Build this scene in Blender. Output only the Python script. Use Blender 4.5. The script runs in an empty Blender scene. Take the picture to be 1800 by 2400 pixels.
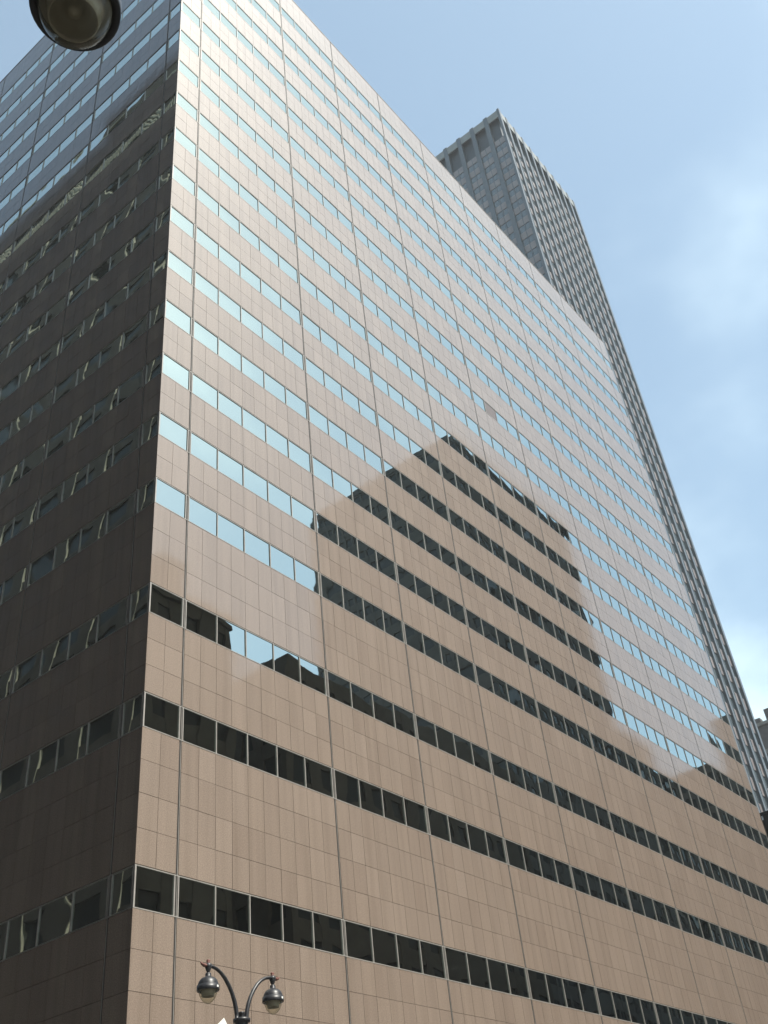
import bpy, math, random
from mathutils import Vector, Matrix
random.seed(7)
R = math.radians
S = bpy.context.scene
COL = S.collection

# ---------------------------------------------------------------- camera
CAM = Vector((-19.77, -24.30, 1.65))
F_PX, YAW, PITCH, ROLL = 2406.6, 0.9630, 0.6606, -0.1208      # focal length in pixels of a 1800x2400 frame
fw = Vector((math.sin(YAW)*math.cos(PITCH), math.cos(YAW)*math.cos(PITCH), math.sin(PITCH)))
rt0 = Vector((math.cos(YAW), -math.sin(YAW), 0)); up0 = rt0.cross(fw)
rt = math.cos(ROLL)*rt0 + math.sin(ROLL)*up0
up = -math.sin(ROLL)*rt0 + math.cos(ROLL)*up0
cd = bpy.data.cameras.new('camera'); cam = bpy.data.objects.new('camera', cd); COL.objects.link(cam)
cd.sensor_fit = 'VERTICAL'; cd.sensor_height = 24.0; cd.sensor_width = 18.0
cd.lens = F_PX/2400*24.0; cd.clip_start = 0.1; cd.clip_end = 6000
M = Matrix((rt, up, -fw)).transposed().to_4x4(); M.translation = CAM
cam.matrix_world = M
S.camera = cam

# ---------------------------------------------------------------- sky and sun
SUN_EL, SUN_AZ = 57.0, 171.0            # azimuth clockwise from +Y; the sun stands over the street side of the facade
W = bpy.data.worlds.new('World'); S.world = W; W.use_nodes = True
nt = W.node_tree; nt.nodes.clear()
def wn(t, **k):
    n = nt.nodes.new(t)
    for a, v in k.items(): setattr(n, a, v)
    return n
sky = wn('ShaderNodeTexSky', sky_type='NISHITA', sun_disc=False)
sky.sun_elevation = R(SUN_EL); sky.sun_rotation = R(SUN_AZ)
sky.altitude = 0; sky.air_density = 1.0; sky.dust_density = 1.25; sky.ozone_density = 1.2
geo = wn('ShaderNodeTexCoord')
sep = wn('ShaderNodeSeparateXYZ'); nt.links.new(geo.outputs['Generated'], sep.inputs[0])
add = wn('ShaderNodeMath', operation='ADD'); add.inputs[1].default_value = 0.25
nt.links.new(sep.outputs['Z'], add.inputs[0])
mx = wn('ShaderNodeMath', operation='MAXIMUM'); mx.inputs[1].default_value = 0.05
nt.links.new(add.outputs[0], mx.inputs[0])
dv = wn('ShaderNodeVectorMath', operation='DIVIDE')
cmb = wn('ShaderNodeCombineXYZ')
for i in range(3): nt.links.new(mx.outputs[0], cmb.inputs[i])
nt.links.new(geo.outputs['Generated'], dv.inputs[0]); nt.links.new(cmb.outputs[0], dv.inputs[1])
CLOUD_OFF = (1.62, -0.02, 2.83)
off = wn('ShaderNodeVectorMath', operation='ADD'); off.inputs[1].default_value = CLOUD_OFF
nt.links.new(dv.outputs[0], off.inputs[0])
noi = wn('ShaderNodeTexNoise'); noi.inputs['Scale'].default_value = 1.1; noi.inputs['Detail'].default_value = 6
noi.inputs['Roughness'].default_value = 0.5; noi.inputs['Distortion'].default_value = 0.0
nt.links.new(off.outputs[0], noi.inputs['Vector'])
rmp = wn('ShaderNodeMapRange'); rmp.inputs['From Min'].default_value = 0.52; rmp.inputs['From Max'].default_value = 0.80
rmp.inputs['To Min'].default_value = 0.033; rmp.inputs['To Max'].default_value = 0.36
rmp.interpolation_type = 'SMOOTHSTEP'
nt.links.new(noi.outputs['Fac'], rmp.inputs['Value'])
mixc = wn('ShaderNodeMix', data_type='RGBA'); mixc.inputs['B'].default_value = (19, 19.5, 19.8, 1)
nt.links.new(rmp.outputs['Result'], mixc.inputs['Factor']); nt.links.new(sky.outputs['Color'], mixc.inputs['A'])
bg = wn('ShaderNodeBackground'); bg.inputs['Strength'].default_value = 0.12
out = wn('ShaderNodeOutputWorld')
tint = wn('ShaderNodeMix', data_type='RGBA', blend_type='MULTIPLY'); tint.inputs['Factor'].default_value = 1.0
tint.inputs['B'].default_value = (1.12, 1.23, 1.10, 1)
nt.links.new(mixc.outputs['Result'], tint.inputs['A'])
nt.links.new(tint.outputs['Result'], bg.inputs['Color']); nt.links.new(bg.outputs[0], out.inputs['Surface'])

sd = bpy.data.lights.new('sun', 'SUN'); sd.energy = 5.0; sd.angle = R(0.53); sd.color = (1.0, 0.95, 0.86)
sun = bpy.data.objects.new('sun', sd); COL.objects.link(sun)
sv = Vector((math.sin(R(SUN_AZ))*math.cos(R(SUN_EL)), math.cos(R(SUN_AZ))*math.cos(R(SUN_EL)), math.sin(R(SUN_EL))))
sun.rotation_euler = (-sv).to_track_quat('-Z', 'Y').to_euler(); sun.location = (0, -60, 200)

S.view_settings.view_transform = 'Standard'; S.view_settings.look = 'None'
S.view_settings.exposure = 0.72; S.view_settings.gamma = 1.0; S.view_settings.use_curve_mapping = False
S.cycles.max_bounces = 8; S.cycles.glossy_bounces = 5; S.cycles.diffuse_bounces = 3
S.cycles.transmission_bounces = 8; S.cycles.transparent_max_bounces = 12

# ---------------------------------------------------------------- materials
def mat(name, base=(0.5,0.5,0.5), rough=0.5, metal=0.0, ior=1.5, spec=None):
    m = bpy.data.materials.new(name); m.use_nodes = True
    b = m.node_tree.nodes['Principled BSDF']
    b.inputs['Base Color'].default_value = (*base, 1); b.inputs['Roughness'].default_value = rough
    b.inputs['Metallic'].default_value = metal; b.inputs['IOR'].default_value = ior
    return m
def nodes(m): return m.node_tree.nodes, m.node_tree.links, m.node_tree.nodes['Principled BSDF']
def ramp_col(N, stops):
    r = N.new('ShaderNodeValToRGB')
    el = r.color_ramp.elements
    while len(el) < len(stops): el.new(0.5)
    for e, (p, c) in zip(el, stops): e.position = p; e.color = (*c, 1)
    return r
def noisy(m, scale, stops, detail=4, rough=0.6, stretch=None, bump=0.0):
    N, L, b = nodes(m)
    g = N.new('ShaderNodeNewGeometry'); src = g.outputs['Position']
    if stretch:
        mp = N.new('ShaderNodeMapping'); mp.inputs['Scale'].default_value = stretch
        L.new(src, mp.inputs['Vector']); src = mp.outputs[0]
    n = N.new('ShaderNodeTexNoise'); n.inputs['Scale'].default_value = scale
    n.inputs['Detail'].default_value = detail; n.inputs['Roughness'].default_value = rough
    L.new(src, n.inputs['Vector'])
    r = ramp_col(N, stops); L.new(n.outputs['Fac'], r.inputs['Fac']); L.new(r.outputs['Color'], b.inputs['Base Color'])
    if bump:
        bp = N.new('ShaderNodeBump'); bp.inputs['Strength'].default_value = bump; bp.inputs['Distance'].default_value = 0.02
        L.new(n.outputs['Fac'], bp.inputs['Height']); L.new(bp.outputs[0], b.inputs['Normal'])
    return m

def granite():
    m = mat('polished_granite', (0.36,0.28,0.22), 0.07)
    N, L, b = nodes(m)
    g = N.new('ShaderNodeNewGeometry')
    # speckle of the stone
    n1 = N.new('ShaderNodeTexNoise'); n1.inputs['Scale'].default_value = 26; n1.inputs['Detail'].default_value = 5; n1.inputs['Roughness'].default_value = 0.75
    L.new(g.outputs['Position'], n1.inputs['Vector'])
    r1 = ramp_col(N, [(0.30,(0.157,0.117,0.090)),(0.5,(0.230,0.178,0.141)),(0.70,(0.318,0.252,0.204))])
    L.new(n1.outputs['Fac'], r1.inputs['Fac'])
    # each slab its own tone: attribute of the joined slabs or the object's own random number
    at = N.new('ShaderNodeAttribute'); at.attribute_name = 'tone'
    oi = N.new('ShaderNodeObjectInfo')
    ad = N.new('ShaderNodeMath'); ad.operation = 'ADD'; L.new(at.outputs['Fac'], ad.inputs[0]); L.new(oi.outputs['Random'], ad.inputs[1])
    fr = N.new('ShaderNodeMath'); fr.operation = 'FRACT'; L.new(ad.outputs[0], fr.inputs[0])
    r2 = ramp_col(N, [(0.0,(0.93,0.915,0.905)),(0.45,(0.985,0.985,0.985)),(0.8,(1.015,1.01,1.0)),(1.0,(1.06,1.065,1.07))])
    L.new(fr.outputs[0], r2.inputs['Fac'])
    mu = N.new('ShaderNodeMix'); mu.data_type = 'RGBA'; mu.blend_type = 'MULTIPLY'; mu.inputs['Factor'].default_value = 1
    L.new(r1.outputs['Color'], mu.inputs['A']); L.new(r2.outputs['Color'], mu.inputs['B'])
    # rain streaks and large soft stains
    mp = N.new('ShaderNodeMapping'); mp.inputs['Scale'].default_value = (3.2,3.2,0.13); L.new(g.outputs['Position'], mp.inputs['Vector'])
    n2 = N.new('ShaderNodeTexNoise'); n2.inputs['Scale'].default_value = 1.0; n2.inputs['Detail'].default_value = 5; L.new(mp.outputs[0], n2.inputs['Vector'])
    r3 = ramp_col(N, [(0.30,(0.86,0.85,0.835)),(0.52,(0.99,0.99,0.99)),(0.75,(1.05,1.05,1.05))]); L.new(n2.outputs['Fac'], r3.inputs['Fac'])
    mu2 = N.new('ShaderNodeMix'); mu2.data_type = 'RGBA'; mu2.blend_type = 'MULTIPLY'; mu2.inputs['Factor'].default_value = 1
    L.new(mu.outputs['Result'], mu2.inputs['A']); L.new(r3.outputs['Color'], mu2.inputs['B'])
    L.new(mu2.outputs['Result'], b.inputs['Base Color'])
    b.inputs['IOR'].default_value = 1.5; b.inputs['Coat Weight'].default_value = 0.85; b.inputs['Coat Roughness'].default_value = 0.06; b.inputs['Coat IOR'].default_value = 1.62
    rr = N.new('ShaderNodeMapRange'); rr.inputs['To Min'].default_value = 0.48; rr.inputs['To Max'].default_value = 0.62; b.inputs['Specular IOR Level'].default_value = 0.36
    L.new(n1.outputs['Fac'], rr.inputs['Value']); L.new(rr.outputs[0], b.inputs['Roughness'])
    n3 = N.new('ShaderNodeTexNoise'); n3.inputs['Scale'].default_value = 1.3; n3.inputs['Detail'].default_value = 2
    L.new(g.outputs['Position'], n3.inputs['Vector'])
    bp = N.new('ShaderNodeBump'); bp.inputs['Strength'].default_value = 0.12; bp.inputs['Distance'].default_value = 0.02
    L.new(n3.outputs['Fac'], bp.inputs['Height']); L.new(bp.outputs[0], b.inputs['Normal']); L.new(bp.outputs[0], b.inputs['Coat Normal'])
    return m
def mirror_glass():
    m = mat('mirror_glass', (0.53,0.59,0.555), 0.012, 1.0)
    N, L, b = nodes(m)
    b.inputs['Specular Tint'].default_value = (0.95,1.0,1.0,1)
    g = N.new('ShaderNodeNewGeometry')
    n = N.new('ShaderNodeTexNoise'); n.inputs['Scale'].default_value = 0.55; n.inputs['Detail'].default_value = 1.5
    L.new(g.outputs['Position'], n.inputs['Vector'])
    bp = N.new('ShaderNodeBump'); bp.inputs['Strength'].default_value = 0.10; bp.inputs['Distance'].default_value = 0.03
    L.new(n.outputs['Fac'], bp.inputs['Height']); L.new(bp.outputs[0], b.inputs['Normal'])
    return m
GRANITE = granite(); GLASS = mirror_glass()
ALU = noisy(mat('brushed_aluminium', (0.6,0.58,0.54), 0.4, 0.2), 3, [(0.3,(0.30,0.285,0.26)),(0.7,(0.40,0.38,0.35))])
DARKGAP = mat('dark_joint', (0.035,0.03,0.028), 0.8)
BACKING = mat('joint_mortar', (0.12,0.096,0.075), 0.9)
ROOFM = noisy(mat('roof_gravel', (0.2,0.2,0.2), 0.9), 4, [(0.3,(0.14,0.14,0.13)),(0.7,(0.26,0.25,0.24))])
ASPHALT = noisy(mat('asphalt', (0.05,0.05,0.05), 0.85), 18, [(0.3,(0.028,0.028,0.029)),(0.7,(0.052,0.051,0.050))], bump=0.3)
CONCRETE = noisy(mat('pavement_concrete', (0.3,0.29,0.27), 0.85), 5, [(0.3,(0.065,0.063,0.059)),(0.7,(0.10,0.096,0.092))], bump=0.2)
PAINT = noisy(mat('road_paint', (0.7,0.7,0.68), 0.6), 9, [(0.35,(0.2,0.2,0.2)),(0.6,(0.5,0.5,0.49))])
LAMPBLACK = noisy(mat('lamp_black_paint', (0.018,0.019,0.022), 0.42), 14, [(0.3,(0.013,0.014,0.017)),(0.7,(0.030,0.030,0.034))])
RUST = noisy(mat('rusty_red_iron', (0.22,0.06,0.04), 0.6), 30, [(0.3,(0.08,0.03,0.024)),(0.7,(0.19,0.07,0.05))])
REFLECTOR = mat('lamp_reflector', (0.34,0.31,0.25), 0.35)
WHITE = noisy(mat('white_sign_paint', (0.8,0.8,0.76), 0.5), 6, [(0.3,(0.72,0.72,0.68)),(0.7,(0.84,0.84,0.80))])
def clear_glass():
    m = bpy.data.materials.new('lamp_glass'); m.use_nodes = True
    N, L = m.node_tree.nodes, m.node_tree.links
    b = N['Principled BSDF']; b.inputs['Base Color'].default_value = (0.30,0.29,0.24,1); b.inputs['Roughness'].default_value = 0.06
    t = N.new('ShaderNodeBsdfTransparent'); t.inputs['Color'].default_value = (0.93,0.92,0.84,1)
    lw = N.new('ShaderNodeLayerWeight'); lw.inputs['Blend'].default_value = 0.32
    mr = N.new('ShaderNodeMapRange'); mr.inputs['To Min'].default_value = 0.07; mr.inputs['To Max'].default_value = 0.6
    L.new(lw.outputs['Facing'], mr.inputs['Value'])
    mx = N.new('ShaderNodeMixShader'); L.new(mr.outputs[0], mx.inputs[0]); L.new(t.outputs[0], mx.inputs[1]); L.new(b.outputs[0], mx.inputs[2])
    L.new(mx.outputs[0], N['Material Output'].inputs['Surface'])
    return m
LAMPGLASS = clear_glass()

# ---------------------------------------------------------------- mesh helpers
class MB:
    def __init__(s): s.v, s.f, s.t, s.sm = [], [], [], []
    def box(s, x0, x1, y0, y1, z0, z1, tone=0.0):
        i = len(s.v)
        s.v += [(x0,y0,z0),(x1,y0,z0),(x1,y1,z0),(x0,y1,z0),(x0,y0,z1),(x1,y0,z1),(x1,y1,z1),(x0,y1,z1)]
        s.f += [(i,i+3,i+2,i+1),(i+4,i+5,i+6,i+7),(i,i+1,i+5,i+4),(i+1,i+2,i+6,i+5),(i+2,i+3,i+7,i+6),(i+3,i,i+4,i+7)]
        s.t += [tone]*6; s.sm += [False]*6
        return s
    def grid(s, fn, n, m, smooth=True, tone=0.0):
        i = len(s.v)
        for a in range(n+1):
            for b in range(m+1): s.v.append(fn(a/n, b/m))
        for a in range(n):
            for b in range(m):
                p = i+a*(m+1)+b
                s.f.append((p, p+m+1, p+m+2, p+1)); s.t.append(tone); s.sm.append(smooth)
        return s
    def lathe(s, prof, cx=0, cy=0, n=28, smooth=True):
        i = len(s.v); k = len(prof)
        for a in range(n):
            c, q = math.cos(2*math.pi*a/n), math.sin(2*math.pi*a/n)
            for r, z in prof: s.v.append((cx+r*c, cy+r*q, z))
        for a in range(n):
            for j in range(k-1):
                p, q = i+a*k+j, i+((a+1) % n)*k+j
                s.f.append((p, q, q+1, p+1)); s.t.append(0); s.sm.append(smooth)
        return s
    def tube(s, pts, rads, n=14):
        i = len(s.v); P = [Vector(p) for p in pts]
        prev = None
        for j, p in enumerate(P):
            d = (P[min(j+1, len(P)-1)]-P[max(j-1, 0)]).normalized()
            if prev is None:
                a = Vector((0,1,0)) if abs(d.y) < 0.9 else Vector((1,0,0))
                u = d.cross(a).normalized()
            else: u = (prev - d*prev.dot(d)).normalized()
            prev = u; w = d.cross(u)
            r = rads[j] if isinstance(rads, (list, tuple)) else rads
            for a in range(n):
                t = 2*math.pi*a/n
                s.v.append(tuple(p + u*(r*math.cos(t)) + w*(r*math.sin(t))))
        for j in range(len(P)-1):
            for a in range(n):
                p, q = i+j*n+a, i+j*n+(a+1) % n
                s.f.append((p, q, q+n, p+n)); s.t.append(0); s.sm.append(True)
        for base in (i, i+(len(P)-1)*n):
            s.f.append(tuple(base+a for a in range(n))); s.t.append(0); s.sm.append(False)
        return s
    def mesh(s, name, m):
        me = bpy.data.meshes.new(name); me.from_pydata(s.v, [], s.f)
        me.polygons.foreach_set('use_smooth', s.sm)
        if any(s.t):
            at = me.attributes.new('tone', 'FLOAT', 'FACE'); at.data.foreach_set('value', s.t)
        me.materials.append(m); me.update()
        return me
    def build(s, name, m, parent=None):
        return link(name, s.mesh(name, m), parent)
def link(name, data, parent=None, loc=(0,0,0)):
    o = bpy.data.objects.new(name, data); COL.objects.link(o); o.location = loc
    if parent: o.parent = parent
    return o
def thing(name, label, cat, loc=(0,0,0), group=None):
    o = bpy.data.objects.new(name, None); COL.objects.link(o); o.location = loc; o.empty_display_size = 0.5
    o['label'] = label; o['category'] = cat
    if group: o['group'] = group
    return o
def structure(name, mb, m):
    o = mb.build(name, m); o['kind'] = 'structure'; return o
def stuff(o): o['kind'] = 'stuff'; return o
def px(p):
    d = Vector(p)-CAM; w = d.dot(fw)
    if w < 0.1: return None
    return 900+F_PX*d.dot(rt)/w, 1200-F_PX*d.dot(up)/w
def seen_size(ps):
    q = [px(p) for p in ps]
    if any(a is None for a in q): return 0
    cx = sum(a[0] for a in q)/4; cy = sum(a[1] for a in q)/4
    if not (-15 < cx < 1815 and -15 < cy < 2415): return 0
    A = 0
    for i in range(4):
        (x0,y0),(x1,y1) = q[i], q[(i+1) % 4]; A += x0*y1-x1*y0
    return abs(A)/2

# ---------------------------------------------------------------- ground, roads, pavements
structure('ground', MB().box(-900, 1200, -900, 1200, -1.0, -0.12), ASPHALT)
structure('street', MB().box(-900, 1200, -22.4, -6.2, -0.13, 0.0), ASPHALT)
structure('avenue', MB().box(-24.0, -6.2, -900, -22.45, -0.13, 0.0).box(-24.0, -6.2, -6.15, 900, -0.13, 0.0), ASPHALT)
pv = MB()
for x0, x1, y0, y1 in [(-6.2,330,-6.2,300), (-6.2,330,-300,-22.4), (-200,-24,-6.2,300), (-200,-24,-300,-22.4)]:
    pv.box(x0, x1, y0, y1, -0.11, 0.14)
structure('pavement', pv, CONCRETE)
mk = MB()
for i in range(40):
    mk.box(2+i*7, 5+i*7, -14.4, -14.25, 0.004, 0.008)
for i in range(9): mk.box(-23+i*1.8, -22.2+i*1.8, -5.6, -2.6, 0.004, 0.008)
for i in range(8): mk.box(-5.6, -2.6, -21.8+i*1.9, -21.0+i*1.9, 0.004, 0.008)
structure('road_marking', mk, PAINT)

# ---------------------------------------------------------------- the granite office building
TOPS = [12.97, 18.77, 23.19] + [28.16+3.5341*k for k in range(16)]
WIN_H = 1.30; ROOF = TOPS[-1]+3.257
CORNER, FIRST, BAY = 1.65, 7.873, 6.10
LCORNER, LBAY, LN = 1.134, 6.8818, 6
LEN = 2*CORNER+2*FIRST+7*BAY; DEP = 2*LCORNER+LN*LBAY
office = thing('office_building', 'long pink granite office block with ribbons of mirror windows filling the picture', 'building')
D_IN = 0.075
MB().box(D_IN, LEN-D_IN, D_IN, DEP-D_IN, 0, ROOF-0.3).build('wall', BACKING, office)
MB().box(0.0, LEN, DEP-0.04, DEP, 0.14, ROOF-0.01).box(LEN-0.04, LEN, 0.04, DEP-0.045, 0.14, ROOF-0.01).build('rear_wall', GRANITE, office)
MB().box(D_IN+0.01, LEN-D_IN-0.01, D_IN+0.01, DEP-D_IN-0.01, ROOF-0.29, ROOF-0.22).build('roof', ROOFM, office)
cp = MB()
cp.box(-0.025, LEN+0.025, -0.025, 0.35, ROOF, ROOF+0.05).box(-0.025, 0.35, 0.352, DEP, ROOF, ROOF+0.05)
cp.build('coping', ALU, office)

# faces: point on face = at(u, z, depth), u along the face from the corner, depth inwards
def right_at(u, z, d): return (u, d, z)
def left_at(u, z, d): return (d, u, z)
def fbox(mb, face, u0, u1, z0, z1, d0, d1, tone=0.0):
    if face == 'R': mb.box(u0, u1, d0, d1, z0, z1, tone)
    else: mb.box(d0, d1, u0, u1, z0, z1, tone)
def bays(face):
    if face == 'R':
        e = [0, CORNER, CORNER+FIRST] + [CORNER+FIRST+BAY*k for k in range(1, 8)]
        e += [e[-1]+FIRST, LEN]; n = [1,5,4,4,4,4,4,4,4,5,1]
    else:
        e = [0] + [LCORNER+LBAY*k for k in range(LN+1)] + [DEP]; n = [1]+[4]*LN+[1]
    return e, n
rows = []                                   # (z0, z1) of each slab row, from the ground up
b1 = TOPS[0]-WIN_H; h = (b1-4.9)/6
rows += [(4.9+h*i, 4.9+h*(i+1)) for i in range(6)]
for i in range(18):
    z0, z1 = TOPS[i], TOPS[i+1]-WIN_H; k = 4 if i == 0 else 3 if i < 3 else 2
    rows += [(z0+(z1-z0)*j/k, z0+(z1-z0)*(j+1)/k) for j in range(k)]
rows += [(TOPS[-1]+3.257*j/3, TOPS[-1]+3.257*(j+1)/3) for j in range(3)]
SEAM = 0.055
slabs, panes, mulls, seams = [], [], [], []
for face, at in (('R', right_at), ('L', left_at)):
    E, NW = bays(face)
    for b, n in enumerate(NW):
        u0 = E[b]+(SEAM if b > 0 else (0.0 if face == 'R' else 0.034)); u1 = E[b+1]-(SEAM if b < len(NW)-1 else 0.0)
        if b == len(NW)-1: u1 -= 0.045
        ns = 1 if (face == 'L' and n == 1) else 2*n
        for z0, z1 in rows:
            for j in range(ns):
                a0 = u0+(u1-u0)*j/ns; a1 = u0+(u1-u0)*(j+1)/ns
                g = 0.006
                l = a0+(g if j else 0); r = a1-(g if j < ns-1 else 0)
                slabs.append((seen_size([at(l,z0,0),at(r,z0,0),at(r,z1,0),at(l,z1,0)]), face, l, r, z0+0.0065, z1-0.0065))
        w0 = u0+(0.06 if b == 0 else 0.045); w1 = u1-(0.045)
        for k, zt in enumerate(TOPS):
            for j in range(n):
                a0 = w0+(w1-w0)*j/n; a1 = w0+(w1-w0)*(j+1)/n
                l = a0+(0.019 if j else 0); r = a1-(0.019 if j < n-1 else 0)
                zb = zt-WIN_H+0.036; zz = zt-0.046
                panes.append((seen_size([at(l,zb,0),at(r,zb,0),at(r,zz,0),at(l,zz,0)]), face, l, r, zb, zz, k, b, j))
                if j: mulls.append((seen_size([at(a0-.022,zb,0),at(a0+.022,zb,0),at(a0+.022,zz,0),at(a0-.022,zz,0)]), face, a0-0.019, a0+0.019, zb, zz))
            for q0, q1 in ((u0+0.004, w0), (w1, u1-0.004)):
                if face == 'L' and b == 0 and q0 < 0.05: q0 = 0.075
                mulls.append((seen_size([at(q0,zb,0),at(q1,zb,0),at(q1,zz,0),at(q0,zz,0)]), face, q0, q1, zb, zz))
cache = {}
def place_box(name, m, face, u0, u1, z0, z1, d0, d1, parent, out=0.0):
    key = (name, face, round(u1-u0,3), round(z1-z0,3), round(d1-d0,3))
    if key not in cache:
        mb = MB(); fbox(mb, face, -(u1-u0)/2, (u1-u0)/2, 0, z1-z0, d0, d1); cache[key] = mb.mesh(name, m)
    o = link(name, cache[key], parent, ((u0+u1)/2, out, z0) if face == 'R' else (out, (u0+u1)/2, z0))
    return o
rs = random.Random(3)
slabs.sort(key=lambda s: -s[0]); rest = MB()
for i, (A, face, u0, u1, z0, z1) in enumerate(slabs):
    jut = rs.uniform(-0.0025, 0.0025)
    if i < 300: place_box('granite_slab', GRANITE, face, u0, u1, z0, z1, 0, 0.03, office, jut)
    else: fbox(rest, face, u0, u1, z0, z1, jut, 0.03+jut, rs.uniform(0.01, 0.99))
stuff(rest.build('granite_cladding', GRANITE, office))

def pillow(face, w, hgt, bulge, u=0.0, z=0.0, tu=0.0, tz=0.0, d=0.0):
    def fn(a, b):
        q = d - bulge*(1-(2*a-1)**2)*(1-(2*b-1)**2) + tu*(a-0.5)*w + tz*(b-0.5)*hgt
        uu = u+w*(a-0.5); zz = z+hgt*b
        return (uu, q, zz) if face == 'R' else (q, uu, zz)
    return fn
GD = 0.032
OPEN = None
panes.sort(key=lambda s: -s[0])
# the one sash that stands open: its middle lies nearest this spot of the facade
best = min((q for q in panes if q[1] == 'R'), key=lambda q: (lambda p: (p[0]-1161)**2+(p[1]-969)**2 if p else 1e9)(px(right_at((q[2]+q[3])/2, (q[4]+q[5])/2, 0))))
glass_rest = MB(); n_single = 0
for q in panes:
    A, face, u0, u1, z0, z1, k, b, j = q
    w, hh = u1-u0, z1-z0
    bulge = rs.choice((1, 1, -1))*rs.uniform(0.0006, 0.0028)
    tu, tz = rs.gauss(0, 0.0016), rs.gauss(0, 0.0016)
    if q is best:  # dull blank sheet in place of the mirror pane
        o = MB().box(-w/2, w/2, 0.0, 0.03, 0, hh).build('blank_panel', mat('mauve_grey_board', (0.115,0.10,0.105), 0.7), office)
        o.location = ((u0+u1)/2, 0.028, z0); o['label'] = 'dull mauve grey board in place of one mirror pane'
        continue
    if n_single < 300:
        n_single += 1
        key = ('pane', face, round(w,3), round(hh,3))
        if key not in cache: cache[key] = MB().grid(pillow(face, w, hh, 0.002), 6, 6).mesh('window_pane', GLASS)
        o = link('window_pane', cache[key], office, ((u0+u1)/2, GD, z0) if face == 'R' else (GD, (u0+u1)/2, z0))
        sc = bulge/0.002
        if face == 'R': o.scale = (1, sc, 1); o.rotation_euler = (tz, 0, tu)
        else: o.scale = (sc, 1, 1); o.rotation_euler = (0, tz, tu)
    else:
        glass_rest.grid(pillow(face, w, hh, bulge, (u0+u1)/2, z0, tu, tz, GD), 4, 4)
stuff(glass_rest.build('window_ribbon', GLASS, office))
mulls.sort(key=lambda s: -s[0]); rest = MB()
for i, (A, face, u0, u1, z0, z1) in enumerate(mulls):
    if i < 300: place_box('mullion', ALU, face, u0, u1, z0, z1, -0.006, 0.058, office)
    else: fbox(rest, face, u0, u1, z0, z1, -0.006, 0.058)
stuff(rest.build('mullion_row', ALU, office))
for face in 'RL':
    E, NW = bays(face); end = E[-1]-0.05; st = 0.0 if face == 'R' else 0.075
    for zt in TOPS:
        place_box('window_head', ALU, face, st, end, zt-0.046, zt-0.016, 0.006, 0.058, office)
        place_box('window_sill', ALU, face, st, end, zt-WIN_H+0.006, zt-WIN_H+0.036, -0.008, 0.058, office)
    for e in E[1:-1]:
        place_box('joint_channel', DARKGAP, face, e-SEAM+0.006, e+SEAM-0.006, 4.9, ROOF-0.02, 0.03, 0.058, office)
        place_box('joint_fin', ALU, face, e+0.010, e+0.030, 4.9, ROOF-0.02, 0.002, 0.029, office)
# ground floor shop windows behind granite piers
sg = MB(); sp = MB()
for face in 'RL':
    E, NW = bays(face)
    for b in range(len(NW)):
        fbox(sg, face, E[b]+0.5, E[b+1]-0.5, 0.5, 4.6, 0.045, 0.07)
        fbox(sp, face, E[b]+(0.1 if face == 'L' and b == 0 else 0.0), E[b]+0.49, 0.14, 4.88, -0.05, 0.070)
stuff(sg.build('shop_window', GLASS, office)); stuff(sp.build('pier', GRANITE, office))

# ---------------------------------------------------------------- dark tower behind
TW = dict(x0=117.2, x1=153.7, y0=23.0, y1=62.0, z=229.4)
BRONZE = noisy(mat('tower_dark_metal', (0.075,0.08,0.085), 0.4, 0.3), 0.6, [(0.3,(0.090,0.105,0.112)),(0.7,(0.12,0.132,0.140))])
TSPAN = noisy(mat('tower_spandrel', (0.4,0.34,0.31), 0.4), 0.35, [(0.3,(0.175,0.152,0.148)),(0.7,(0.25,0.218,0.21))])
TGLASS = mat('tower_glass', (0.09,0.115,0.125), 0.1, 0, 1.8)
TCROWN = noisy(mat('tower_crown_panel', (0.55,0.54,0.48), 0.5), 0.5, [(0.3,(0.16,0.168,0.16)),(0.7,(0.23,0.238,0.225))])
LOUVRE = mat('tower_louvre', (0.06,0.073,0.085), 0.6)
tower = thing('skyscraper', 'dark ribbed skyscraper rising behind the roof line of the granite block', 'skyscraper', (TW['x0'], TW['y0'], 0))
X0, X1, Y0, Y1 = 0, TW['x1']-TW['x0'], 0, TW['y1']-TW['y0']
Z = TW['z']; FLO, LOW = 4.43, 2.2; ZC = 218.9
MB().box(0.5, X1-0.5, 0.5, Y1-0.5, 0, ZC).build('curtain_wall', TGLASS, tower)
MB().box(1.4, X1-1.4, 1.4, Y1-1.4, ZC+0.01, Z-0.8).build('louvre_wall', LOUVRE, tower)
MB().box(0.45, X1-0.45, 0.45, Y1-0.45, Z-0.78, Z-0.3).build('roof', ROOFM, tower)
NL, NR = 10, 10
lb = Y1/NL*1.0; lb = 4.07; nl = int(Y1/lb); rb = X1/NR
for i in range(NR+1):
    c = min(max(i*rb, 0.45), X1-0.45)
    MB().box(c-0.45, c+0.45, 0.0, 0.60, 0, Z).build('pier', BRONZE, tower)
for i in range(1, nl+1):
    c = i*lb
    MB().box(0.0, 0.62, c-0.55, c+0.55, 0, Z).build('pier', BRONZE, tower)
cm = {}
def tpart(name, m, dims, loc):
    k = (name,)+tuple(round(d,3) for d in dims)
    if k not in cm: cm[k] = MB().box(0, dims[0], 0, dims[1], 0, dims[2]).mesh(name, m)
    return link(name, cm[k], tower, loc)
for i in range(NR):
    a0 = (i*rb+0.455) if i else 0.905; a1 = ((i+1)*rb-0.455) if i < NR-1 else X1-0.905
    tpart('crown_panel', TCROWN, (a1-a0, 0.3, 2.7), (a0, 0.12, Z-3.0))
    tpart('mullion', BRONZE, (0.16, 0.2, ZC), ((a0+a1)/2-0.08, 0.29, 0))
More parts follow.
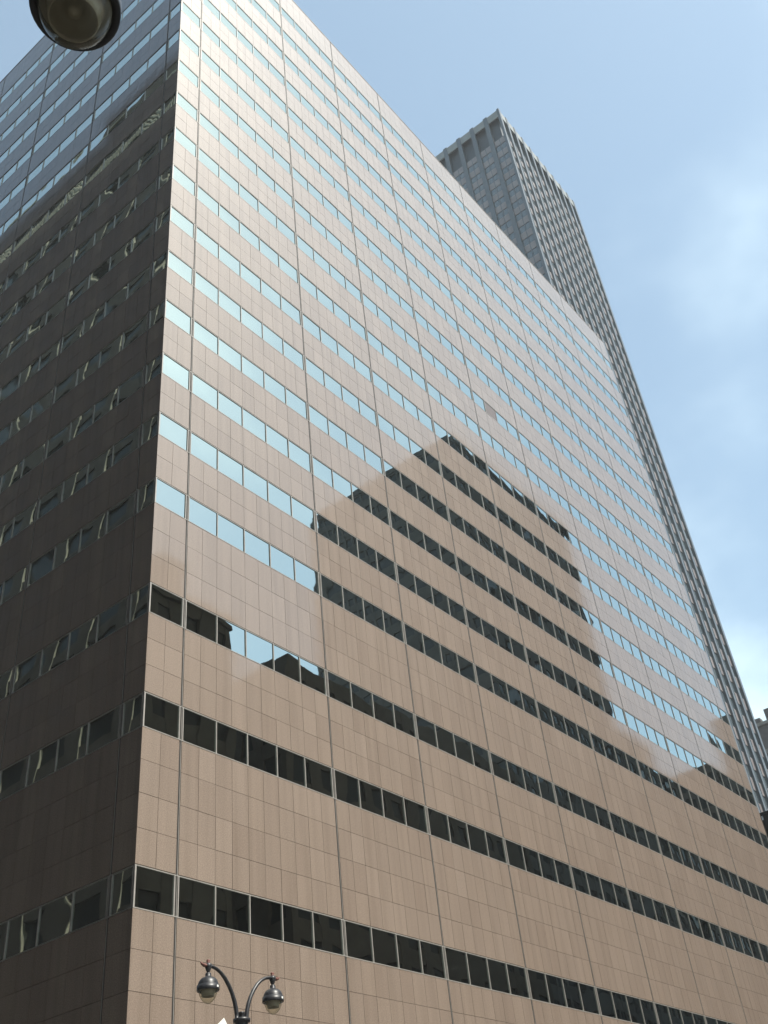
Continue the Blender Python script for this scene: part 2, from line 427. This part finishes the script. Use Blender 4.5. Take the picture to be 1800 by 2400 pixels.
for i in range(nl):
    a0 = (i*lb+0.555) if i else 0.62; a1 = (i+1)*lb-0.555
    tpart('crown_panel', TCROWN, (0.3, a1-a0, 2.7), (0.12, a0, Z-3.0))
    tpart('mullion', BRONZE, (0.12, 0.2, ZC-0.2), (0.38, (a0+a1)/2-0.1, 0))
spn = MB(); cnt = 0
for f in range(49):
    z1 = ZC-0.25-f*FLO; z0 = z1-LOW
    if z0 < 0: break
    for i in range(NR):
        a0 = (i*rb+0.46) if i else 0.91; a1 = ((i+1)*rb-0.46) if i < NR-1 else X1-0.91; mid = (a0+a1)/2
        for q0, q1 in ((a0, mid-0.085), (mid+0.085, a1)): spn.box(q0, q1, 0.38, 0.49, z0, z1)
    for i in range(nl):
        a0 = (i*lb+0.56) if i else 0.625; a1 = (i+1)*lb-0.56; mid = (a0+a1)/2
        for q0, q1 in ((a0, mid-0.105), (mid+0.105, a1)):
            pt = (TW['x0'], TW['y0']+(q0+q1)/2, (z0+z1)/2); p = px(pt)
            if z0 > 110 and i < 6 and cnt < 300:
                tpart('spandrel_panel', TSPAN, (0.10, q1-q0, z1-z0), (0.39, q0, z0)); cnt += 1
            else: spn.box(0.39, 0.49, q0, q1, z0, z1)
stuff(spn.build('spandrel_band', TSPAN, tower))
# thin transoms between glass rows on the near (left) flank
tr = MB()
for f in range(25):
    z0 = ZC-0.25-f*FLO-LOW
    for i in range(6): tr.box(0.40, 0.49, i*lb+0.63, (i+1)*lb-0.56, z0-LOW/2-0.06, z0-LOW/2+0.02)

# ---------------------------------------------------------------- buildings across the street, seen in the mirror windows
def city(name, label, box, wallc, floor=3.6, bay=3.2, win=(0.55, 0.55), pier=0.25, group=None, faces='NWES', extras=None, glassc=(0.034,0.036,0.037), gior=1.35):
    x0, x1, y0, y1, zt = box
    root = thing(name, label, 'building', (x0, y0, 0), group)
    wm = noisy(mat(name+'_stone', wallc, 0.85), 0.8, [(0.3, tuple(c*0.85 for c in wallc)), (0.7, tuple(min(1, c*1.15) for c in wallc))])
    nodes(wm)[2].inputs['Specular IOR Level'].default_value = 0.05      # dull weathered stone
    gm = mat(name+'_glass', glassc, 0.06, 0, gior)
    w, d = x1-x0, y1-y0
    MB().box(pier, w-pier, pier, d-pier, 0, zt-0.4).build('window_wall', gm, root)
    MB().box(pier, w-pier, pier, d-pier, zt-0.39, zt-0.05).build('roof', ROOFM, root)
    P = MB(); B = MB()
    def strip(n, length): return [length*i/n for i in range(n+1)]
    nx, ny = max(1, round(w/bay)), max(1, round(d/bay))
    pw = (1-win[0])
    for c in strip(nx, w):
        hw = bay*pw/2; l, r = max(0, c-hw), min(w, c+hw)
        P.box(l, r, 0, pier-0.004, 0, zt).box(l, r, d-pier+0.004, d, 0, zt)
    for c in strip(ny, d):
        hw = bay*pw/2; l, r = max(pier, c-hw), min(d-pier, c+hw)
        if r > l: P.box(0, pier-0.004, l, r, 0, zt).box(w-pier+0.004, w, l, r, 0, zt)
    nf = int(zt/floor); ph = floor*(1-win[1])
    for k in range(nf+1):
        za, zb = zt-k*floor-ph, zt-k*floor-0.002
        if k == 0: za = zt-max(1.2, ph)
        if zb < 0.2: break
        za = max(0, za)
        B.box(0.05, w-0.05, 0.05, pier-0.006, za, zb).box(0.05, w-0.05, d-pier+0.006, d-0.05, za, zb)
        B.box(0.05, pier-0.006, pier, d-pier, za, zb).box(w-pier+0.006, w-0.05, pier, d-pier, za, zb)
    P.build('pier_wall', wm, root); B.build('spandrel', wm, root)
    if extras: extras(root, wm, w, d, zt)
    return root
def chimney(root, wm, w, d, zt):
    MB().box(w-7.2, w-4.4, d-3.2, d-0.8, zt, zt+3.4).box(w-7.3, w-4.3, d-3.3, d-0.7, zt+3.41, zt+3.7).build('chimney', wm, root)
    MB().box(-0.3, w+0.3, d-0.2, d+0.35, zt-0.6, zt-0.003).build('cornice', wm, root)
city('loft_building', 'brown loft block with a square chimney across the street', (16, 30.6, -52, -27, 47.3), (0.085,0.078,0.07), extras=chimney)
city('brick_building', 'plain brown brick block beside the tall slab across the street', (37.2, 73.6, -50, -27.6, 46.8), (0.085,0.075,0.067))
def pent(root, wm, w, d, zt):
    MB().box(6.2, 10.6, d-7, d-2, zt, zt+3.2).build('penthouse', wm, root)
    MB().box(0.05, w-0.05, d-0.30, d+0.12, zt-1.3, zt-0.9).box(-0.12, 0.3, 0.05, d-0.31, zt-1.3, zt-0.9).build('cornice', wm, root)
city('slab_building', 'tall dark slab block mirrored in the middle of the granite facade', (85.3, 119.5, -64.0, -34.3, 108.7), (0.095,0.092,0.09), floor=3.5, bay=2.6, win=(0.72,0.5), extras=pent)
city('narrow_building', 'narrow grey block to the right of the tall slab', (120.2, 130.8, -48, -34.3, 69.5), (0.095,0.09,0.085))
city('stepped_building', 'brown block a step lower than the narrow grey block beside it', (131.2, 138.3, -46, -34.3, 65.8), (0.09,0.08,0.072))
city('low_building', 'low grey block between two taller ones', (138.8, 155.5, -42, -34.3, 62.0), (0.1,0.09,0.082))
city('corner_building', 'mid height brick block farther down the street', (156, 190.5, -41, -34.3, 74.0), (0.09,0.078,0.07))
city('far_street_building', 'tall grey block far down the street', (192, 232, -43, -34.3, 97.5), (0.095,0.09,0.085))
# across the avenue: tall stone block whose piers, sunlit sides coloured pale, show in the flank windows
def avenue_top(root, wm, w, d, zt):
    st = MB().box(w-23, w-0.5, 35.8, 55.6, zt, zt+7.2); st.build('upper_storey', wm, root)
    pale = noisy(mat('terracotta_and_sunlit_edge', (0.6,0.57,0.48), 0.7), 2, [(0.3,(0.14,0.13,0.095)),(0.7,(0.21,0.195,0.145))])  # ornament colour; on the pier edges it paints in sunlight
    o = MB()
    for i in range(190):
        y = 0.4+i*0.68
        if y > d-1: break
        o.box(w+0.01, w+0.30, y, y+0.26, zt-9.5, zt-5.5)
        if i % 2: o.box(w+0.01, w+0.22, y+0.3, y+0.55, zt-8.9, zt-8.2).box(w+0.01, w+0.22, y+0.3, y+0.55, zt-7.2, zt-6.5)
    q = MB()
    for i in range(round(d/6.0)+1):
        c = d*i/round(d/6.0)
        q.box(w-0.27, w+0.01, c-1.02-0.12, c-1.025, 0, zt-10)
    stuff(q.build('sunlit_pier_edge', pale, root))  # pale strips standing in for sunlight on the piers' south sides
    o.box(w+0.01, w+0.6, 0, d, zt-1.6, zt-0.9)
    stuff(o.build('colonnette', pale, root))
city('hotel_building', 'tall stone block with projecting piers across the avenue', (-152, -28, -4.75, 121.25, 138.4), (0.060,0.053,0.047), floor=3.75, bay=6.0, win=(0.66,0.62), pier=0.32, gior=1.2, extras=avenue_top)  # south and west parts unseen, extended to keep skylight off the granite flank

city('unseen_avenue_block', 'unseen brown block added beyond the hotel to cut skylight', (-60, -28.4, 122, 300, 92.0), (0.2,0.175,0.155), floor=3.7, bay=4.0)  # out of view, added to shut off sky at the avenue's north end
city('unseen_corner_block', 'unseen stone block added on the corner behind the viewer to cut skylight', (-200, -28.4, -110, -27.3, 88.0), (0.22,0.195,0.17), floor=4.4, bay=5.0)  # unseen block, added and raised to darken the shaded granite flank
city('unseen_north_block', 'unseen grey block added along the avenue to cut skylight', (0.5, 60, 44.2, 180, 70.0), (0.2,0.185,0.17), floor=3.7, bay=3.6)  # never in sight, added so less northern sky reaches the flank

# ---------------------------------------------------------------- dark neighbour and far brick block at the right edge
DARKB = noisy(mat('black_steel_cladding', (0.02,0.022,0.025), 0.5), 0.9, [(0.3,(0.014,0.015,0.018)),(0.7,(0.028,0.03,0.033))])
nb = thing('dark_building', 'low black building at the right edge against the foot of the skyscraper', 'building', (72.0, -2.0, 0))
MB().box(0.12, 40, 0.12, 22, 0, 32.9).build('wall', DARKB, nb)
pn = MB()
for k in range(9):
    for j in range(9):
        place = (0.0, j*2.45)
        if k == 1 and j in (1, 2): continue
        pn.box(0.0, 0.11, j*2.45+0.13, j*2.45+2.42, 33.35-(k+1)*3.6, 33.35-k*3.6-0.04)
stuff(pn.build('cladding_panel', DARKB, nb))
MB().box(0.05, 0.11, 1*2.45+0.6, 1*2.45+2.2, 33.35-7.0, 33.35-3.9).build('window', mat('dull_window', (0.12,0.16,0.15), 0.2, 0, 1.6), nb)
MB().box(-0.1, 0.4, -0.1, 22.1, 33.36, 33.5).box(0.41, 40, -0.1, 0.3, 33.36, 33.5).build('coping', DARKB, nb)

BRICK = noisy(mat('weathered_brick', (0.2,0.16,0.13), 0.9), 0.5, [(0.3,(0.06,0.052,0.048)),(0.7,(0.10,0.088,0.08))])
STONE = noisy(mat('pale_trim_stone', (0.4,0.37,0.32), 0.85), 0.7, [(0.3,(0.17,0.155,0.13)),(0.7,(0.24,0.22,0.19))])
fb = thing('brick_tower', 'old brown brick block with a lumpy parapet far off at the right edge', 'building', (240, 26, 0))
MB().box(0.2, 40, 0.2, 60, 0, 113).build('wall', BRICK, fb)
MB().box(-0.4, 40.4, -0.4, 60.4, 105.5, 106.6).box(-0.6, 40.6, -0.6, 60.6, 113.01, 113.8).build('cornice', STONE, fb)
par = MB()
for i, (y0, y1, hh) in enumerate([(0,6,1.8),(6.4,9.5,3.6),(11,15,1.4),(15.6,17.6,3.2),(19.2,21.2,1.5),(22,27,3.0),(30,36,2.0),(38,44,3.4),(48,58,2.2)]):
    par.box(0.0, 2.0, y0, y1, 113.81, 113.81+hh)
par.build('parapet', BRICK, fb)
fwin = MB()
for k in range(24):
    for j in range(17): fwin.box(0.06, 0.19, 1.4+j*3.45, 3.0+j*3.45, 101.5-k*4.1, 103.8-k*4.1)
stuff(fwin.build('window', TGLASS, fb))

# ---------------------------------------------------------------- twin street lamps
LAMPZ = 7.395                                      # height of the collar where the two arms leave the post
def lamp(label, x, y):
    t = thing('street_lamp', label, 'street lamp', (x, y, 0.14), 'black twin arm street lamps')
    z = LAMPZ
    MB().lathe([(0.0,0),(0.30,0),(0.30,0.25),(0.24,0.32),(0.22,0.9),(0.15,1.05),(0.115,1.2),(0.085,z-0.3),(0.10,z-0.28),(0.10,z-0.2)], n=20).build('post', LAMPBLACK, t)
    MB().lathe([(0.05,z-0.34),(0.12,z-0.30),(0.19,z-0.22),(0.195,z-0.16),(0.15,z-0.15),(0.15,z-0.06),(0.205,z-0.05),(0.21,z+0.02),(0.19,z+0.03),(0.03,z+0.035)], n=24).build('collar', LAMPBLACK, t)
    MB().lathe([(0.0,z+0.215),(0.072,z+0.21),(0.08,z+0.18),(0.07,z+0.165),(0.07,z+0.03)], n=16).build('finial', LAMPBLACK, t)
    for s in (-1, 1):
        pts = [(0.16,-0.02),(0.165,0.12),(0.19,0.30),(0.24,0.48),(0.315,0.67),(0.42,0.86),(0.55,1.04),(0.69,1.17),(0.84,1.255),(0.98,1.29),(1.06,1.295)]
        MB().tube([(s*a, 0, z+b) for a, b in pts], [0.052]*4+[0.049]*3+[0.045]*4).build('arm', LAMPBLACK, t)
        cx = s*1.10
        hub = MB().lathe([(0.0,z+1.37),(0.05,z+1.36),(0.085,z+1.32),(0.085,z+1.26),(0.062,z+1.20),(0.058,z+1.17),(0.034,z+1.12),(0.03,z+1.08)], cx, 0, 16).build('hub', LAMPBLACK, t)
        MB().lathe([(0.0,z+1.47),(0.038,z+1.455),(0.048,z+1.42),(0.036,z+1.385),(0.05,z+1.365)], cx, 0, 14).build('knob', RUST, hub)
        MB().tube([(cx+s*0.04,0,z+1.29),(cx+s*0.13,0,z+1.285),(cx+s*0.20,0,z+1.31),(cx+s*0.255,0,z+1.36)], [0.045,0.05,0.034,0.012], 10).build('scroll', RUST, hub)
        hood = MB().lathe([(0.03,z+1.10),(0.062,z+1.095),(0.07,z+1.06),(0.072,z+1.0),(0.10,z+0.985),(0.15,z+0.96),(0.195,z+0.915),(0.225,z+0.86),(0.243,z+0.79),(0.246,z+0.765),(0.268,z+0.76),(0.270,z+0.63),(0.262,z+0.615),(0.225,z+0.62),(0.215,z+0.70),(0.0,z+0.74)], cx, 0, 40).build('lamp_hood', LAMPBLACK, t)
        MB().lathe([(0.218,z+0.66),(0.219,z+0.60),(0.210,z+0.54),(0.190,z+0.47),(0.158,z+0.40),(0.118,z+0.345),(0.07,z+0.305),(0.025,z+0.285),(0.0,z+0.283)], cx, 0, 40).build('lamp_glass', LAMPGLASS, t)
        MB().lathe([(0.216,z+0.665),(0.19,z+0.70),(0.175,z+0.70),(0.165,z+0.60),(0.148,z+0.475),(0.140,z+0.472),(0.150,z+0.55),(0.135,z+0.64),(0.05,z+0.66),(0.04,z+0.56),(0.0,z+0.545)], cx, 0, 32).build('reflector', REFLECTOR, t)
        MB().box(cx+0.235*0.2-0.02, cx+0.235*0.2+0.03, -0.275, -0.262, z+0.665, z+0.72).build('sticker', WHITE, hood)
    for o in t.children:                          # the lamp heads are squat: everything above the collar at 84 % height
        if o.name.split('.')[0] not in ('post', 'collar'): o.scale.z = 0.84; o.location.z = z*0.16
    return t
lamp('black twin lamp post with two bell lamps in front of the granite block', -0.69, -5.11)
lamp('black street lamp close overhead, its glass bowl cut by the top edge', -19.32, -21.40)

# small white sign whose tilted corner peeks up beside the far lamp post
sg = thing('traffic_sign', 'white sign with a pointed top corner beside the twin lamp post', 'sign', (-0.69, -5.11, 0.3))
mb = MB(); hw = 0.36
ang = R(38); c, s_ = math.cos(ang), math.sin(ang)
pl = MB().box(-0.30, 0.30, -0.006, 0.006, -0.30, 0.30).build('plate', WHITE, sg)
pl.rotation_euler = (0, R(52), 0); pl.location = (-0.83, -0.20, 6.74)
MB().box(-0.83, -0.05, -0.19, -0.16, 6.79, 6.83).build('bracket', LAMPBLACK, sg)

# ---------------------------------------------------------------- summer haze between the buildings
hz = bpy.data.materials.new('summer_haze'); hz.use_nodes = True
hn = hz.node_tree; hn.nodes.clear()
ho = hn.nodes.new('ShaderNodeOutputMaterial'); hv = hn.nodes.new('ShaderNodeVolumePrincipled')
hv.inputs['Color'].default_value = (0.93,0.96,1.0,1); hv.inputs['Density'].default_value = 0.0003; hv.inputs['Anisotropy'].default_value = 0.0
hn.links.new(hv.outputs[0], ho.inputs['Volume'])
stuff(MB().box(-1000, 1300, -1000, 1300, -2.2, 236.0).build('haze', hz))
